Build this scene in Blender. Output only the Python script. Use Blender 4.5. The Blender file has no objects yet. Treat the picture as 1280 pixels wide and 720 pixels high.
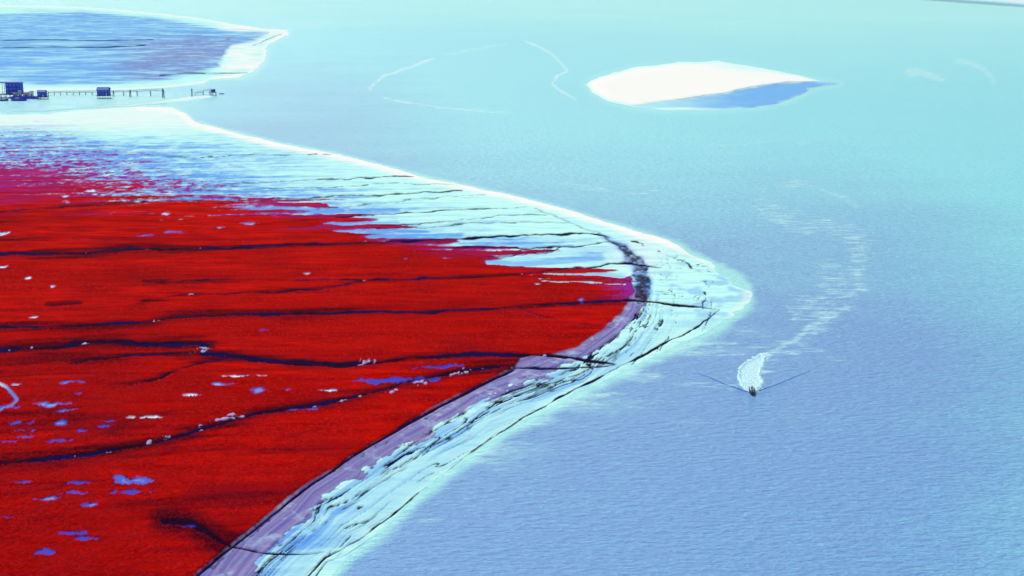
import bpy, math, random
import numpy as np
from mathutils import Vector, Matrix
random.seed(7)
S = bpy.context.scene
COL = S.collection

# ------------------------------------------------------------------ camera, sky, sun
H = 130.0                                  # the helicopter's height above the water
F = 1778.0                                 # focal length in survey units (50 mm lens)
PITCH = math.atan(420.0 / F)
cd = bpy.data.cameras.new('camera'); cam = bpy.data.objects.new('camera', cd); COL.objects.link(cam)
cd.lens = 50; cd.sensor_width = 36; cd.clip_start = 1; cd.clip_end = 150000
cam.location = (0, 0, H); cam.rotation_euler = (math.pi / 2 - PITCH, 0, 0)
S.camera = cam

SUN_EL, SUN_AZ = math.radians(48), math.radians(-28)     # azimuth clockwise from +Y
w = bpy.data.worlds.new('World'); S.world = w; w.use_nodes = True
nt = w.node_tree; bg = nt.nodes['Background']
sky = nt.nodes.new('ShaderNodeTexSky'); sky.sky_type = 'NISHITA'; sky.sun_disc = False
sky.sun_elevation = SUN_EL; sky.sun_rotation = SUN_AZ; sky.altitude = 0
sky.air_density = 1.2; sky.dust_density = 0.6; sky.ozone_density = 1.5
nt.links.new(sky.outputs[0], bg.inputs[0]); bg.inputs[1].default_value = 0.10
ld = bpy.data.lights.new('sun', 'SUN'); sun = bpy.data.objects.new('sun', ld); COL.objects.link(sun)
ld.energy = 3.6; ld.angle = math.radians(0.5); ld.color = (1.0, 0.97, 0.92)
sd = Vector((math.sin(SUN_AZ) * math.cos(SUN_EL), math.cos(SUN_AZ) * math.cos(SUN_EL), math.sin(SUN_EL)))
sun.rotation_euler = sd.to_track_quat('Z', 'Y').to_euler()
S.view_settings.view_transform = 'Standard'; S.view_settings.look = 'None'
S.view_settings.exposure = 0.0; S.view_settings.gamma = 1.0
S.render.engine = 'CYCLES'
S.cycles.volume_bounces = 0
S.cycles.max_bounces = 6

# ------------------------------------------------------------------ survey helpers
# The coast was surveyed by bearing and depression; ground() turns a reading into metres on the plain.
def ground(px, py, z=0.0):
    u = (np.asarray(px, float) - 640) / F; v = (np.asarray(py, float) - 360) / F
    s = (H - z) / (math.sin(PITCH) + v * math.cos(PITCH))
    return u * s, (math.cos(PITCH) - v * math.sin(PITCH)) * s
def gp(px, py, z=0.0):
    x, y = ground(px, py, z); return Vector((float(x), float(y), z))
def m_per_unit(px, py):
    x, y = ground(px, py); return math.sqrt(x * x + y * y + H * H) / F

def _hash(ix, iy, seed):
    n = (ix.astype(np.int64) * 374761393 + iy.astype(np.int64) * 668265263 + seed * 1442695041) & 0xffffffff
    n = ((n ^ (n >> 13)) * 1274126177) & 0xffffffff
    return ((n ^ (n >> 16)) & 0xffff) / 65535.0
def vnoise(x, y, seed=0):
    ix = np.floor(x); iy = np.floor(y); fx = x - ix; fy = y - iy
    ix = ix.astype(np.int64); iy = iy.astype(np.int64)
    fx = fx * fx * (3 - 2 * fx); fy = fy * fy * (3 - 2 * fy)
    a = _hash(ix, iy, seed); b = _hash(ix + 1, iy, seed); c = _hash(ix, iy + 1, seed); d = _hash(ix + 1, iy + 1, seed)
    return (a + (b - a) * fx) * (1 - fy) + (c + (d - c) * fx) * fy
def fbm(x, y, seed=0, octv=4, gain=0.5):
    t = 0; a = 1; s = 0
    for k in range(octv):
        t = t + a * (vnoise(x * 2 ** k + 17.3 * k, y * 2 ** k - 9.1 * k, seed + k) * 2 - 1); s += a; a *= gain
    return t / s
def sstep(a, b, x):
    t = np.clip((x - a) / (b - a), 0, 1); return t * t * (3 - 2 * t)
def segdist(P, Q, pts):
    """distance of readings (P,Q) to a polyline; also the arc parameter 0..1"""
    best = np.full(P.shape, 1e9); par = np.zeros(P.shape); n = len(pts) - 1
    for i in range(n):
        ax, ay = pts[i][:2]; bx, by = pts[i + 1][:2]; dx, dy = bx - ax, by - ay
        t = np.clip(((P - ax) * dx + (Q - ay) * dy) / (dx * dx + dy * dy + 1e-9), 0, 1)
        d = np.hypot(P - ax - t * dx, Q - ay - t * dy)
        m = d < best; best[m] = d[m]; par[m] = ((i + t) / n)[m]
    return best, par
def linemask(P, Q, pts, pad):
    """segdist only near the line"""
    a = np.array([p[:2] for p in pts]); lo = a.min(0) - pad; hi = a.max(0) + pad
    idx = np.nonzero((P > lo[0]) & (P < hi[0]) & (Q > lo[1]) & (Q < hi[1]))[0]
    d, t = segdist(P[idx], Q[idx], pts); return idx, d, t
def sdf(P, Q, poly):
    """signed distance, positive inside"""
    inside = np.zeros(P.shape, bool); n = len(poly)
    for i in range(n):
        ax, ay = poly[i]; bx, by = poly[(i + 1) % n]
        if ay == by: continue
        c = ((ay > Q) != (by > Q)) & (P < (bx - ax) * (Q - ay) / (by - ay) + ax); inside ^= c
    d, _ = segdist(P, Q, list(poly) + [poly[0]])
    return np.where(inside, d, -d)

# ------------------------------------------------------------------ material helpers
def new_mat(name):
    m = bpy.data.materials.new(name); m.use_nodes = True
    return m, m.node_tree, m.node_tree.nodes['Principled BSDF']
def N(nt, kind, **kw):
    n = nt.nodes.new(kind)
    for k, v in kw.items(): setattr(n, k, v)
    return n
def tex_noise(nt, scale, detail=4, stretch=(1, 1, 1), rough=0.55, rot=0.0):
    g = N(nt, 'ShaderNodeNewGeometry'); mp = N(nt, 'ShaderNodeMapping')
    mp.inputs['Scale'].default_value = stretch; mp.inputs['Rotation'].default_value = (0, 0, rot)
    t = N(nt, 'ShaderNodeTexNoise'); t.inputs['Scale'].default_value = scale
    t.inputs['Detail'].default_value = detail; t.inputs['Roughness'].default_value = rough
    nt.links.new(g.outputs['Position'], mp.inputs[0]); nt.links.new(mp.outputs[0], t.inputs['Vector'])
    return t.outputs['Fac']
def math_node(nt, op, a, b=None, c=None, clamp=False):
    n = N(nt, 'ShaderNodeMath', operation=op, use_clamp=clamp)
    for i, v in enumerate((a, b, c)):
        if v is None: continue
        if isinstance(v, (int, float)): n.inputs[i].default_value = v
        else: nt.links.new(v, n.inputs[i])
    return n.outputs[0]
def maprange(nt, v, a, b, c=0.0, d=1.0):
    n = N(nt, 'ShaderNodeMapRange'); n.interpolation_type = 'SMOOTHSTEP'
    nt.links.new(v, n.inputs[0])
    for i, k in enumerate((a, b, c, d)): n.inputs[i + 1].default_value = k
    return n.outputs[0]
def mix(nt, f, a, b):
    n = N(nt, 'ShaderNodeMix', data_type='RGBA')
    ins = [n.inputs[0], n.inputs[6], n.inputs[7]]
    for s, v in zip(ins, (f, a, b)):
        if isinstance(v, (int, float)): s.default_value = v
        elif isinstance(v, tuple): s.default_value = (*v, 1)
        else: nt.links.new(v, s)
    return n.outputs[2]
def attr(nt, name):
    a = N(nt, 'ShaderNodeAttribute', attribute_name=name); return a.outputs['Fac']
def bump(nt, h, strength, dist, bsdf):
    b = N(nt, 'ShaderNodeBump'); b.inputs['Strength'].default_value = strength; b.inputs['Distance'].default_value = dist
    nt.links.new(h, b.inputs['Height']); nt.links.new(b.outputs[0], bsdf.inputs['Normal'])

# --- coastal ground: silt clay, seepweed, creek mud and pools by what covers the ground
def make_ground_mat():                                   # 'seam' marks streaks of darker clay along the shore
    m, nt, b = new_mat('tidal_ground')
    fine = tex_noise(nt, 0.9, 5); streak = tex_noise(nt, 0.22, 5, (0.22, 1.0, 1), 0.6, 0.12)
    big = tex_noise(nt, 0.02, 4, (0.35, 1, 1), 0.5, 0.1)
    def soft(name, wdt=0.35, amt=0.35):
        v = math_node(nt, 'ADD', attr(nt, name), math_node(nt, 'MULTIPLY_ADD', fine, amt, -amt * 0.5))
        return maprange(nt, v, 0.5 - wdt, 0.5 + wdt)
    silt = mix(nt, attr(nt, 'wet_shade'), (0.56, 0.93, 0.79), (0.13, 0.34, 0.72))
    silt = mix(nt, maprange(nt, streak, 0.42, 0.72, 0, 0.45), silt, (0.20, 0.52, 0.80))
    silt = mix(nt, attr(nt, 'rim'), silt, (0.92, 0.88, 0.78))
    clay = mix(nt, maprange(nt, fine, 0.35, 0.7), (0.33, 0.24, 0.42), (0.20, 0.24, 0.46))
    clay = mix(nt, attr(nt, 'seam'), clay, (0.14, 0.12, 0.36))
    blot = tex_noise(nt, 0.16, 6, (0.6, 0.45, 1), 0.7, 0.9)
    clay = mix(nt, maprange(nt, blot, 0.5, 0.66, 0, 0.75), clay, (0.42, 0.52, 0.66))
    c = mix(nt, soft('clay'), silt, clay)
    red = mix(nt, maprange(nt, streak, 0.3, 0.72), (0.31, 0.0, 0.0), (0.70, 0.005, 0.0))
    mot = tex_noise(nt, 0.09, 5, (0.3, 1, 1), 0.65, 0.1)
    red = mix(nt, maprange(nt, mot, 0.42, 0.68, 0, 0.7), red, (0.20, 0.0, 0.003))
    red = mix(nt, maprange(nt, big, 0.35, 0.7, 0, 0.6), red, (0.27, 0.0, 0.0))
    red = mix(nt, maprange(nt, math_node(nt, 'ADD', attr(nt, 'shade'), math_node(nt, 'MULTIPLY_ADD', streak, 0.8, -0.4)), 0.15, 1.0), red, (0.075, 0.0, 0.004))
    violet = mix(nt, attr(nt, 'violet'), red, (0.26, 0.02, 0.27))
    c = mix(nt, soft('weed', 0.34, 0.5), c, violet)
    ck = mix(nt, maprange(nt, tex_noise(nt, 0.12, 4, (0.4, 1, 1)), 0.4, 0.62), (0.012, 0.0005, 0.012), (0.007, 0.003, 0.058))
    c = mix(nt, soft('creek', 0.42, 0.45), c, ck)
    pool = mix(nt, math_node(nt, 'POWER', attr(nt, 'bright'), 1.8), (0.006, 0.022, 0.46), (0.72, 0.88, 0.92))  # sky reflection painted into the pool colour, whitest on the brightest pools
    c = mix(nt, attr(nt, 'pool'), c, pool)
    c = mix(nt, soft('lump_glint', 0.3, 0.6), c, (0.42, 0.36, 0.64))
    nt.links.new(c, b.inputs['Base Color'])
    r = math_node(nt, 'MULTIPLY_ADD', attr(nt, 'pool'), -0.3, 0.85)
    nt.links.new(r, b.inputs['Roughness'])
    sp = math_node(nt, 'MULTIPLY_ADD', attr(nt, 'pool'), 0.05, 0.0, clamp=True)
    nt.links.new(sp, b.inputs['Specular IOR Level'])
    bump(nt, fine, 0.5, 0.35, b)
    return m
GROUND = make_ground_mat()

def make_water_mat(name, deep, turbid_haze, foamc=(0.56, 0.93, 0.90)):
    m, nt, b = new_mat(name)
    rip = tex_noise(nt, 0.55, 5, (0.45, 1, 1), 0.65, 0.08)
    patch = tex_noise(nt, 0.012, 5, (0.35, 1, 1), 0.6, 0.15)
    spk = tex_noise(nt, 0.30, 6, (0.30, 1, 1), 0.7, 0.05)
    t = math_node(nt, 'ADD', attr(nt, 'turbid_haze'), math_node(nt, 'MULTIPLY_ADD', patch, 0.5, -0.25), clamp=True)
    grain = tex_noise(nt, 1.1, 3, (0.5, 1, 1), 0.8, 0.2)
    t = math_node(nt, 'ADD', t, math_node(nt, 'MULTIPLY_ADD', spk, 0.8, -0.4), clamp=True)
    t = math_node(nt, 'ADD', t, math_node(nt, 'MULTIPLY_ADD', grain, 1.2, -0.6), clamp=True)  # ripple light and dark mixed into the water colour
    c = mix(nt, t, deep, turbid_haze)
    c = mix(nt, attr(nt, 'shallow_haze'), c, (0.42, 0.93, 0.84))
    fo = maprange(nt, math_node(nt, 'ADD', attr(nt, 'foam'), math_node(nt, 'MULTIPLY_ADD', spk, 1.7, -0.85)), 0.3, 0.8)
    c = mix(nt, fo, c, foamc)
    nt.links.new(c, b.inputs['Base Color'])
    b.inputs['Roughness'].default_value = 0.22; b.inputs['IOR'].default_value = 1.33; b.inputs['Specular IOR Level'].default_value = 0.38
    bump(nt, rip, 0.75, 1.8, b)
    return m
WATER = make_water_mat('sea_water', (0.17, 0.365, 0.68), (0.27, 0.83, 0.85))

# ------------------------------------------------------------------ mesh helpers
def axis(lo, hi, dlo, dhi, step, coarse):
    a = [dlo]
    while a[-1] < dhi: a.append(a[-1] + step)
    l = [dlo]; s = step
    while l[-1] > lo: s = min(s * 1.3, coarse); l.append(l[-1] - s)
    r = [a[-1]]; s = step
    while r[-1] < hi: s = min(s * 1.3, coarse); r.append(r[-1] + s)
    return np.array(l[:0:-1] + a + r[1:])
def link_mesh(name, V, Fq, mat, attrs, parent=None):
    me = bpy.data.meshes.new(name); nf = len(Fq)
    me.vertices.add(len(V)); me.vertices.foreach_set('co', V.astype(np.float32).ravel())
    me.loops.add(nf * 4); me.loops.foreach_set('vertex_index', Fq.astype(np.int32).ravel())
    me.polygons.add(nf); me.polygons.foreach_set('loop_start', np.arange(0, nf * 4, 4, dtype=np.int32))
    me.polygons.foreach_set('use_smooth', np.ones(nf, bool))
    for k, a in attrs.items():
        at = me.attributes.new(k, 'FLOAT', 'POINT'); at.data.foreach_set('value', a.astype(np.float32))
    me.materials.append(mat); me.update(calc_edges=True)
    o = bpy.data.objects.new(name, me); COL.objects.link(o)
    if parent: o.parent = parent
    return o
def sub_mesh(name, V, Fq, sel, mat, attrs):
    f = Fq[sel]
    if len(f) == 0: return None
    used, inv = np.unique(f.ravel(), return_inverse=True)
    return link_mesh(name, V[used], inv.reshape(-1, 4), mat, {k: a[used] for k, a in attrs.items()})
def tag(o, label=None, cat=None, group=None, kind=None):
    if label: o['label'] = label
    if cat: o['category'] = cat
    if group: o['group'] = group
    if kind: o['kind'] = kind
    return o

# ------------------------------------------------------------------ the surveyed coast
LAND = [(-420,150),(-200,146),(0,143),(60,142),(130,135),(170,133),(215,134),(230,141),(243,152),(300,167),(350,179),(420,192),(480,207),(540,223),
        (600,235),(650,246),(700,259),(740,271),(790,287),(835,301),(868,318),(900,333),(924,348),(937,364),(934,380),(917,396),
        (888,413),(850,431),(800,453),(740,481),(690,507),(640,536),(600,561),(560,591),(520,624),(480,658),(440,694),(412,724),
        (380,770),(340,850),(300,960),(-420,960)]
WEED = [(-420,180),(-100,186),(0,190),(50,194),(100,204),(150,218),(220,232),(270,242),(330,253),(400,262),(440,268),(470,290),(520,302),(600,310),
        (640,328),(700,338),(760,342),(792,345),(794,365),(777,394),(750,415),(720,435),(690,444),(650,449),(640,462),(600,481),
        (560,501),(520,523),(480,546),(440,571),(400,598),(360,627),(320,660),(290,683),(270,699),(247,720),(215,760),(160,850),(100,960),(-420,960)]
BANK = [(792,345),(800,352),(797,375),(780,396),(752,418),(722,437),(690,450),(650,458),(640,464),(600,483),(560,503),(520,525),(480,548),(440,573),
        (400,600),(360,629),(320,662),(290,685),(270,701),(247,722),(215,762),(160,852)]
LACE = [(806,370),(800,392),(780,418),(750,440),(720,462),(680,478),(640,492),(600,508),(570,528),(520,556),(480,582),(440,610),(405,632),
        (385,656),(350,683),(330,703),(312,724),(280,770),(230,860)]
OUTER = [(900,388),(872,408),(840,425),(805,443),(775,458),(750,471),(720,486),(685,505),(650,526),(620,546),(580,573),(545,601),
         (500,636),(460,666),(425,688),(405,698),(390,715),(370,740),(330,800),(290,870)]
SCARP = [(668,259),(690,268),(715,279),(740,290),(762,300),(782,313),(798,332),(804,352),(802,372)]
# creeks: points, width at start and end, name of what sets them apart
CREEKS = [
 ([(-300,330),(0,320),(100,318),(180,314),(260,312),(330,309),(420,306),(480,304),(560,300),(620,296),(690,293),(740,292),(764,297)],1.6,1.8,'main'),
 ([(-300,430),(0,412),(100,409),(190,404),(215,399),(300,395),(420,394),(520,393),(600,390),(680,384),(730,379),(790,377),(850,382),(905,387)],2.4,1.6,'main'),
 ([(-300,452),(0,441),(60,436),(105,430),(150,428),(170,431),(250,432),(262,436),(252,445),(300,449),(360,455),(420,458),(470,456),(520,449),(600,445),(690,447),(740,452),(776,457)],2.8,3.4,'main'),
 ([(-300,600),(0,581),(60,577),(120,570),(180,560),(250,541),(320,520),(400,507),(460,495),(520,480),(570,468),(620,461),(680,462),(740,461),(775,457)],3.2,2.0,'main'),
 ([(180,377),(230,371),(330,366),(400,363),(440,356),(460,352),(560,349),(640,345),(690,339),(720,336),(760,331),(790,330),(832,336)],0.9,1.4,'main'),
 ([(207,656),(222,657),(240,658),(262,671),(280,683),(330,691),(380,693),(405,690)],6.5,1.0,'main'),
 ([(90,456),(110,451),(150,446),(200,444),(250,443)],1.2,1.6,'side'),
 ([(130,488),(165,482),(190,477),(215,467),(240,459),(290,451)],0.8,1.3,'side'),
 ([(60,383),(80,382),(98,381)],1.0,2.0,'side'),
 ([(-200,270),(0,266),(40,263),(120,257),(200,252),(320,249)],0.8,0.5,'side'),
 ([(180,355),(250,353),(320,351),(440,353),(462,352)],0.6,0.9,'side'),
 ([(200,198),(300,195),(370,193),(430,193)],0.5,0.8,'flat'),
 ([(250,231),(300,230),(400,225),(480,222),(520,220)],0.5,1.0,'flat'),
 ([(230,240),(300,238),(400,235),(470,230),(530,229),(580,230)],0.6,0.8,'flat'),
 ([(250,256),(310,253),(370,250),(430,246),(480,242),(560,239),(580,239)],0.7,1.3,'flat'),
 ([(420,260),(500,250),(540,247),(610,243)],0.5,0.6,'flat'),
 ([(360,278),(400,275),(460,270),(540,264),(600,262),(665,259)],0.6,1.1,'flat'),
 ([(400,289),(500,280),(560,278),(620,271),(690,269)],0.5,0.8,'flat'),
 ([(440,286),(520,284),(600,280),(660,277),(715,279)],0.5,0.6,'flat'),
 ([(560,313),(600,311),(660,310),(700,309),(740,305),(770,303)],0.8,1.2,'flat'),
 ([(590,324),(640,322),(680,316),(705,308)],0.6,1.0,'flat'),
 ([(640,384),(670,395),(700,404),(740,409),(775,412)],0.6,0.6,'side'),
 ([(640,345),(700,352),(760,350),(800,352)],0.4,0.7,'side'),
 ([(500,212),(560,214),(610,214),(640,216)],0.0,0.0,'skip'),
]
CREEKS = [c for c in CREEKS if c[3] != 'skip']
# pools: x, y, half width, half height, painted sky reflection
POOLS = [(300,473,26,1.5,1),(181,524,15,1.6,1),(238,497,9,1.6,.9),(272,483,15,1.5,.5),(408,491,11,1.8,.8),(323,491,6,2.4,.25),(360,490,4,1.6,.2),
 (7,293,11,2.2,.95),(4,336,6,2,.9),(38,350,4,1.4,.9),(65,360,3.5,1.2,.9),(113,240,6,1.2,.8),(82,247,4,1.6,.8),(84,254,4,1.2,.7),(118,244,4,1,.6),(187,251,12,1.4,.8),(207,269,3.5,1.5,.85),
 (274,286,5,1.5,.6),(45,399,6,1.2,.9),(167,604,20,5,.35),(165,619,20,2.2,.1),(57,627,20,2.2,.3),(93,620,13,2.4,.2),(115,635,11,2.4,.2),(97,606,16,2,.05),(30,606,14,1.2,.1),
 (8,651,11,1.6,.1),(109,676,11,2.6,.15),(98,670,15,1.6,0),(54,695,13,4,.12),(90,480,11,1.6,.35),(95,495,5,1.6,.1),(65,509,16,2.4,.35),(80,516,14,2.2,.35),(72,531,9,2.4,.2),
 (20,531,18,2.6,.1),(25,541,14,1.6,.2),(24,549,13,1.8,.2),(103,542,8,2,.05),(75,554,10,2,0),(10,511,12,2,.2),(495,478,42,2.6,.12),(545,461,24,2,.1),(378,514,12,1.6,.4),(236,660,9,2.6,.05),
 (130,530,10,1.4,.05),(128,536,10,1.4,0),(22,484,6,1.4,.8),(40,503,7,1.6,.1),(15,555,9,1.4,.1),(330,415,8,.8,0),(215,292,12,1.2,.3),(180,296,9,1,.2),(310,281,8,1.2,.5),
 (432,262,5,1,.9),(505,326,6,1,.4),(385,344,3,1,.7),(555,325,5,1,.5),(665,346,3,.8,.7),(672,357,3,.8,.7),(728,377,4,2,.35)]
RING = [(0,482),(8,486),(14,493),(21,501),(14,508),(4,513),(-6,520)]     # curled pool at the left edge
_r = random.Random(11)
LUMPS_GLINTS = [(460,455,11,3.2),(448,459,5,1.8),(254,439,7,3.4),(243,443,5,1.6),(106,432,5,2),(195,405,5,1.6),(579,467,8,3.2),(568,470,9,2.4),(524,481,8,2),(530,483,9,1.8),(492,492,5,3),(487,494,7,2),
 (450,499,5,1.2),(432,504,7,1.6),(395,511,8,1.6),(280,528,14,1.6),(252,536,5,2.6),(208,550,9,1.6),(188,557,5,2.2),(137,569,4,2),(292,522,8,1.2),(185,313,3,1),(456,353,4,1.4),(680,446,5,1.2),(300,524,6,1)]
for _k in (1, 2, 3, 3, 3, 0, 4):  # small lavender glints painted along the creeks, raised like the mud lumps
    _p = CREEKS[_k][0]
    for _j in range(4):
        _i = _r.randrange(1, len(_p) - 2); _t = _r.random(); _a, _b = _p[_i], _p[_i + 1]
        LUMPS_GLINTS.append((_a[0] + (_b[0] - _a[0]) * _t, _a[1] + (_b[1] - _a[1]) * _t + _r.uniform(-.5, 1.5), _r.uniform(1.2, 3.5), _r.uniform(.4, .9)))

# ------------------------------------------------------------------ the near mudflat and its seepweed meadow
ax = axis(-420, 960, -30, 945, 1.25, 14); ay = axis(128, 960, 130, 728, 1.0, 10)
GX, GY = np.meshgrid(ax, ay); P = GX.ravel(); Q = GY.ravel(); nx, ny = len(ax), len(ay)
X, Y = ground(P, Q)
idx = np.arange(nx * ny).reshape(ny, nx)
FQ = np.stack([idx[1:, :-1].ravel(), idx[1:, 1:].ravel(), idx[:-1, 1:].ravel(), idx[:-1, :-1].ravel()], 1)
w1 = fbm(X / 14, Y / 22, 3, 4); w2 = fbm(X / 14, Y / 22, 11, 4)
Pw = P + w1 * 5.0; Qw = Q + w2 * np.clip((Q - 120) / 90, .5, 3.2)
sl = sdf(Pw, Qw, LAND); sl0 = sl.copy()
tip = sstep(60, 0, np.hypot((P - 900) * .7, Q - 365)) * 9
sl = sl + tip * (fbm(X / 13, Y / 20, 21, 4, .45) * 2.4 - .2)
Xr = X * math.cos(.15) + Y * math.sin(.15); Yr = -X * math.sin(.15) + Y * math.cos(.15)
st = fbm(Xr / 90, Yr / 8, 31, 4, .62); st2 = fbm(Xr / 34, Yr / 4.5, 41, 4, .6)
sw = sdf(Pw, Qw, WEED)
topw = sstep(352, 300, Q)
topw = topw * np.clip(.55 + sstep(500, 100, P), .6, 1.4)
st3 = fbm(Xr / 150, Yr / 10, 36, 3, .5) * sstep(120, 420, P) + fbm(Xr / 60, Yr / 5, 38, 3, .6) * .35
weed_f = sw + topw * (st * 22 + st2 * 12 + st3 * 34) + (1 - topw) * fbm(X / 3, Y / 6, 45, 3) * 1.2
FINGERS = [([(300,256),(380,257),(440,261)],3),([(330,272),(400,271),(485,269)],3),([(380,286),(460,286),(548,285)],3),([(480,303),(540,302),(590,303)],5),([(560,319),(640,317),(722,312)],3.2),
           ([(560,312),(600,311),(660,312)],2),([(640,345),(700,342),(778,339)],4),([(250,247),(320,249),(372,248)],2)]
BAYS = [([(385,267),(430,265),(500,264)],2.2),([(395,281),(440,281),(500,278)],2.4),([(410,290),(470,291),(540,290)],2.2),([(455,298),(510,297),(580,295)],3.2),([(570,306),(640,306),(720,307)],3),([(598,330),(660,330),(700,327),(760,322)],4.5),
        ([(672,344),(720,345),(790,346)],1.5),([(665,352),(720,354),(790,357)],1.3),([(300,263),(350,262),(400,264)],1.4),([(180,236),(240,239),(300,240)],1.8),([(200,250),(250,249),(300,252)],1.6)]
bayw = np.zeros_like(P)
for grp, sg in ((FINGERS, 1), (BAYS, -1)):
    for pts, wd in grp:
        ii, d, t = linemask(P + w1 * 8, Q + w2 * 1.2 + st2 * 3, pts, 14)
        ww = wd * (1 + .8 * st2[ii]) * (sstep(1, .6, t) if sg > 0 else sstep(0, .4, t) * .6 + .4)
        k_ = sstep(ww + 1.2, ww - 1.2, d) * sstep(0, .1, t) * (sstep(1, .95, t))
        if sg < 0: bayw[ii] = np.maximum(bayw[ii], k_)
        weed_f[ii] = weed_f[ii] * (1 - k_) + sg * (9 if sg > 0 else 7) * k_
weed = 0.5 + weed_f / (2.2 + topw * (8 + 30 * sstep(440, 100, P))) * 0.5
weed = np.clip(weed + topw * sstep(.98, .6, weed) * fbm(X / 3.5, Y / 5, 47, 3, .7) * .7 * sstep(0.2, .5, weed), 0, 1)
# left margin of the meadow is thin and violet
violet = np.clip(sstep(262, 200, Q + st * 45 + st2 * 18 + P * 0.03) * .9 + sstep(16, 0, weed_f) * topw * .8 + sstep(740, 800, P + st2 * 40) * sstep(335, 350, Q) * sstep(385,370,Q), 0, 1)
wet_shade = np.clip(sstep(164, 190, Q + w1 * 8 + st2 * 14) * sstep(470, 150, P + st * 160) * 1.0 + sstep(40, 2, -sw + st * 30 + st3 * 40) * topw * 1.0, 0, 1)
wet_shade = np.clip(wet_shade * (.55 + .9 * (fbm(X / 7, Y / 9, 51, 4, .7) + .25 + st2)), 0, 1)
wet_shade = np.clip(wet_shade + bayw * .55, 0, 1); violet = np.clip(violet + sstep(6, 0, weed_f) * topw, 0, 1)
rimd, _ = segdist(P + w1 * 2, Q, LAND[5:26]); rim = sstep(11, 3, rimd + st2 * 3) * sstep(125, 300, P) * (1 - .0 * P)
rim = np.maximum(rim, sstep(9, 1, rimd + st2 * 4) * .8) * np.maximum(sstep(345, 300, Q), .35 * sstep(860, 890, P))
rim = np.clip(rim + .55 * sstep(172, 150, Q + w1 * 6) * sstep(330, 200, P) + .35 * sstep(40, 0, np.hypot((P - 800) * .6, Q - 320)), 0, 1)
bank_d, _ = segdist(P, Q, BANK); lace_d, _ = segdist(P + w1 * 8, Q + w2 * 7, LACE)
bank_poly = BANK + [(100, 960)] + [(190, 960)] + LACE[::-1]
in_clay = sdf(P + w1 * 9 + fbm(X / 4, Y / 5, 61, 3) * 5, Q + w2 * 7, BANK + LACE[::-1])
in_clay = in_clay - 3 + 15 * fbm(X / 7 + Y / 14, (Y / 14 - X / 9) * 2, 63, 4, .6) * sstep(0, 8, bank_d)
clay = np.clip(.5 + np.maximum(in_clay, (11 - bank_d) * (sw < 3)) / 4, 0, 1)
outer_d, outer_t = segdist(P + fbm(X / 5, Y / 7, 66, 3) * 3, Q + w2 * 2, OUTER)
creek = np.zeros_like(P); cid = np.full(P.shape, -1)
def add_dark(v):
    global creek
    creek = np.maximum(creek, np.clip(v, 0, 1))
wig = fbm(X / 6, Y / 8, 71, 3); wig2 = fbm(X / 25, Y / 30, 72, 3)
for k, (pts, a, b_, kind) in enumerate(CREEKS):
    ii, d, t = linemask(P + wig2 * 5, Q + wig * 1.9 + wig2 * 3.0, pts, 16)
    wd = (a + (b_ - a) * t) * .74 * (1 - .75 * sstep(.93, 1, t)) * (1 + 1.1 * fbm(X[ii] / 9, Y[ii] / 14, 80 + k, 3))
    if kind == 'flat': wd = wd * (.8 + .5 * fbm(X[ii] / 12, Y[ii] / 10, 180 + k, 3))
    v = .5 + (wd - d) / 1.6
    end = sstep(0, .06, t) * sstep(1, .97, t) if kind != 'main' else sstep(1.0, .985, t)
    v = np.where(d < 14, v * end, 0)
    up = v > creek[ii]
    cid[ii[up & (v > .45)]] = k
    creek[ii] = np.maximum(creek[ii], np.clip(v, 0, 1))
base_creek = creek.copy()
# blotchy dark scarp at the head of the flats, dark toe of the weed bank, broken outer line, lace of rills
ii, d, t = linemask(P + wig * 5, Q + w2 * 4, SCARP, 30)
wd = .8 + 8.5 * sstep(.45, .8, t); bl = fbm(X[ii] / 2.2, Y[ii] / 4, 91, 4, .6)
creek[ii] = np.maximum(creek[ii], np.clip(.52 + (wd - d) / 3.0, 0, 1) * np.clip(.66 + bl * .6 * sstep(.4, .6, t) - .06 * sstep(.5, .8, t), 0, .78))
scarp_w = np.zeros_like(P); scarp_w[ii] = sstep(wd + 5, wd - 2, d) * sstep(.3, .6, t)
bd, bt = segdist(P + wig * 2, Q + w2 * 1.5, BANK[7:])
creek = np.maximum(creek, np.clip(.5 + (1.5 + 1.0 * wig2 - bd) / 1.6, 0, 1) * sstep(.0, .1, bt))
creek = np.maximum(creek, np.clip(.5 + (1.15 + 1.5 * wig - outer_d) / 1.3, 0, 1) * np.clip(1.15 + .9 * fbm(X / 8, Y / 8, 95, 2), 0, 1))
od2, _ = segdist(P + wig * 4 - 5, Q + w2 * 5 - 4, OUTER[10:])
creek = np.maximum(creek, np.clip(.5 + (.9 - od2) / 1.4, 0, 1) * np.clip(.6 + 1.8 * fbm(X / 12, Y / 12, 97, 2), 0, 1))
od3, _ = segdist(P - 13 + wig * 5, Q - 9 + w2 * 3, OUTER[7:15])
creek = np.maximum(creek, np.clip(.5 + (.7 - od3) / 1.4, 0, 1) * np.clip(.1 + 2.2 * fbm(X / 12, Y / 14, 98, 2), 0, 1))
band = sdf(P, Q, LACE + OUTER[::-1])                     # pale silt between clay and outer line
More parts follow.
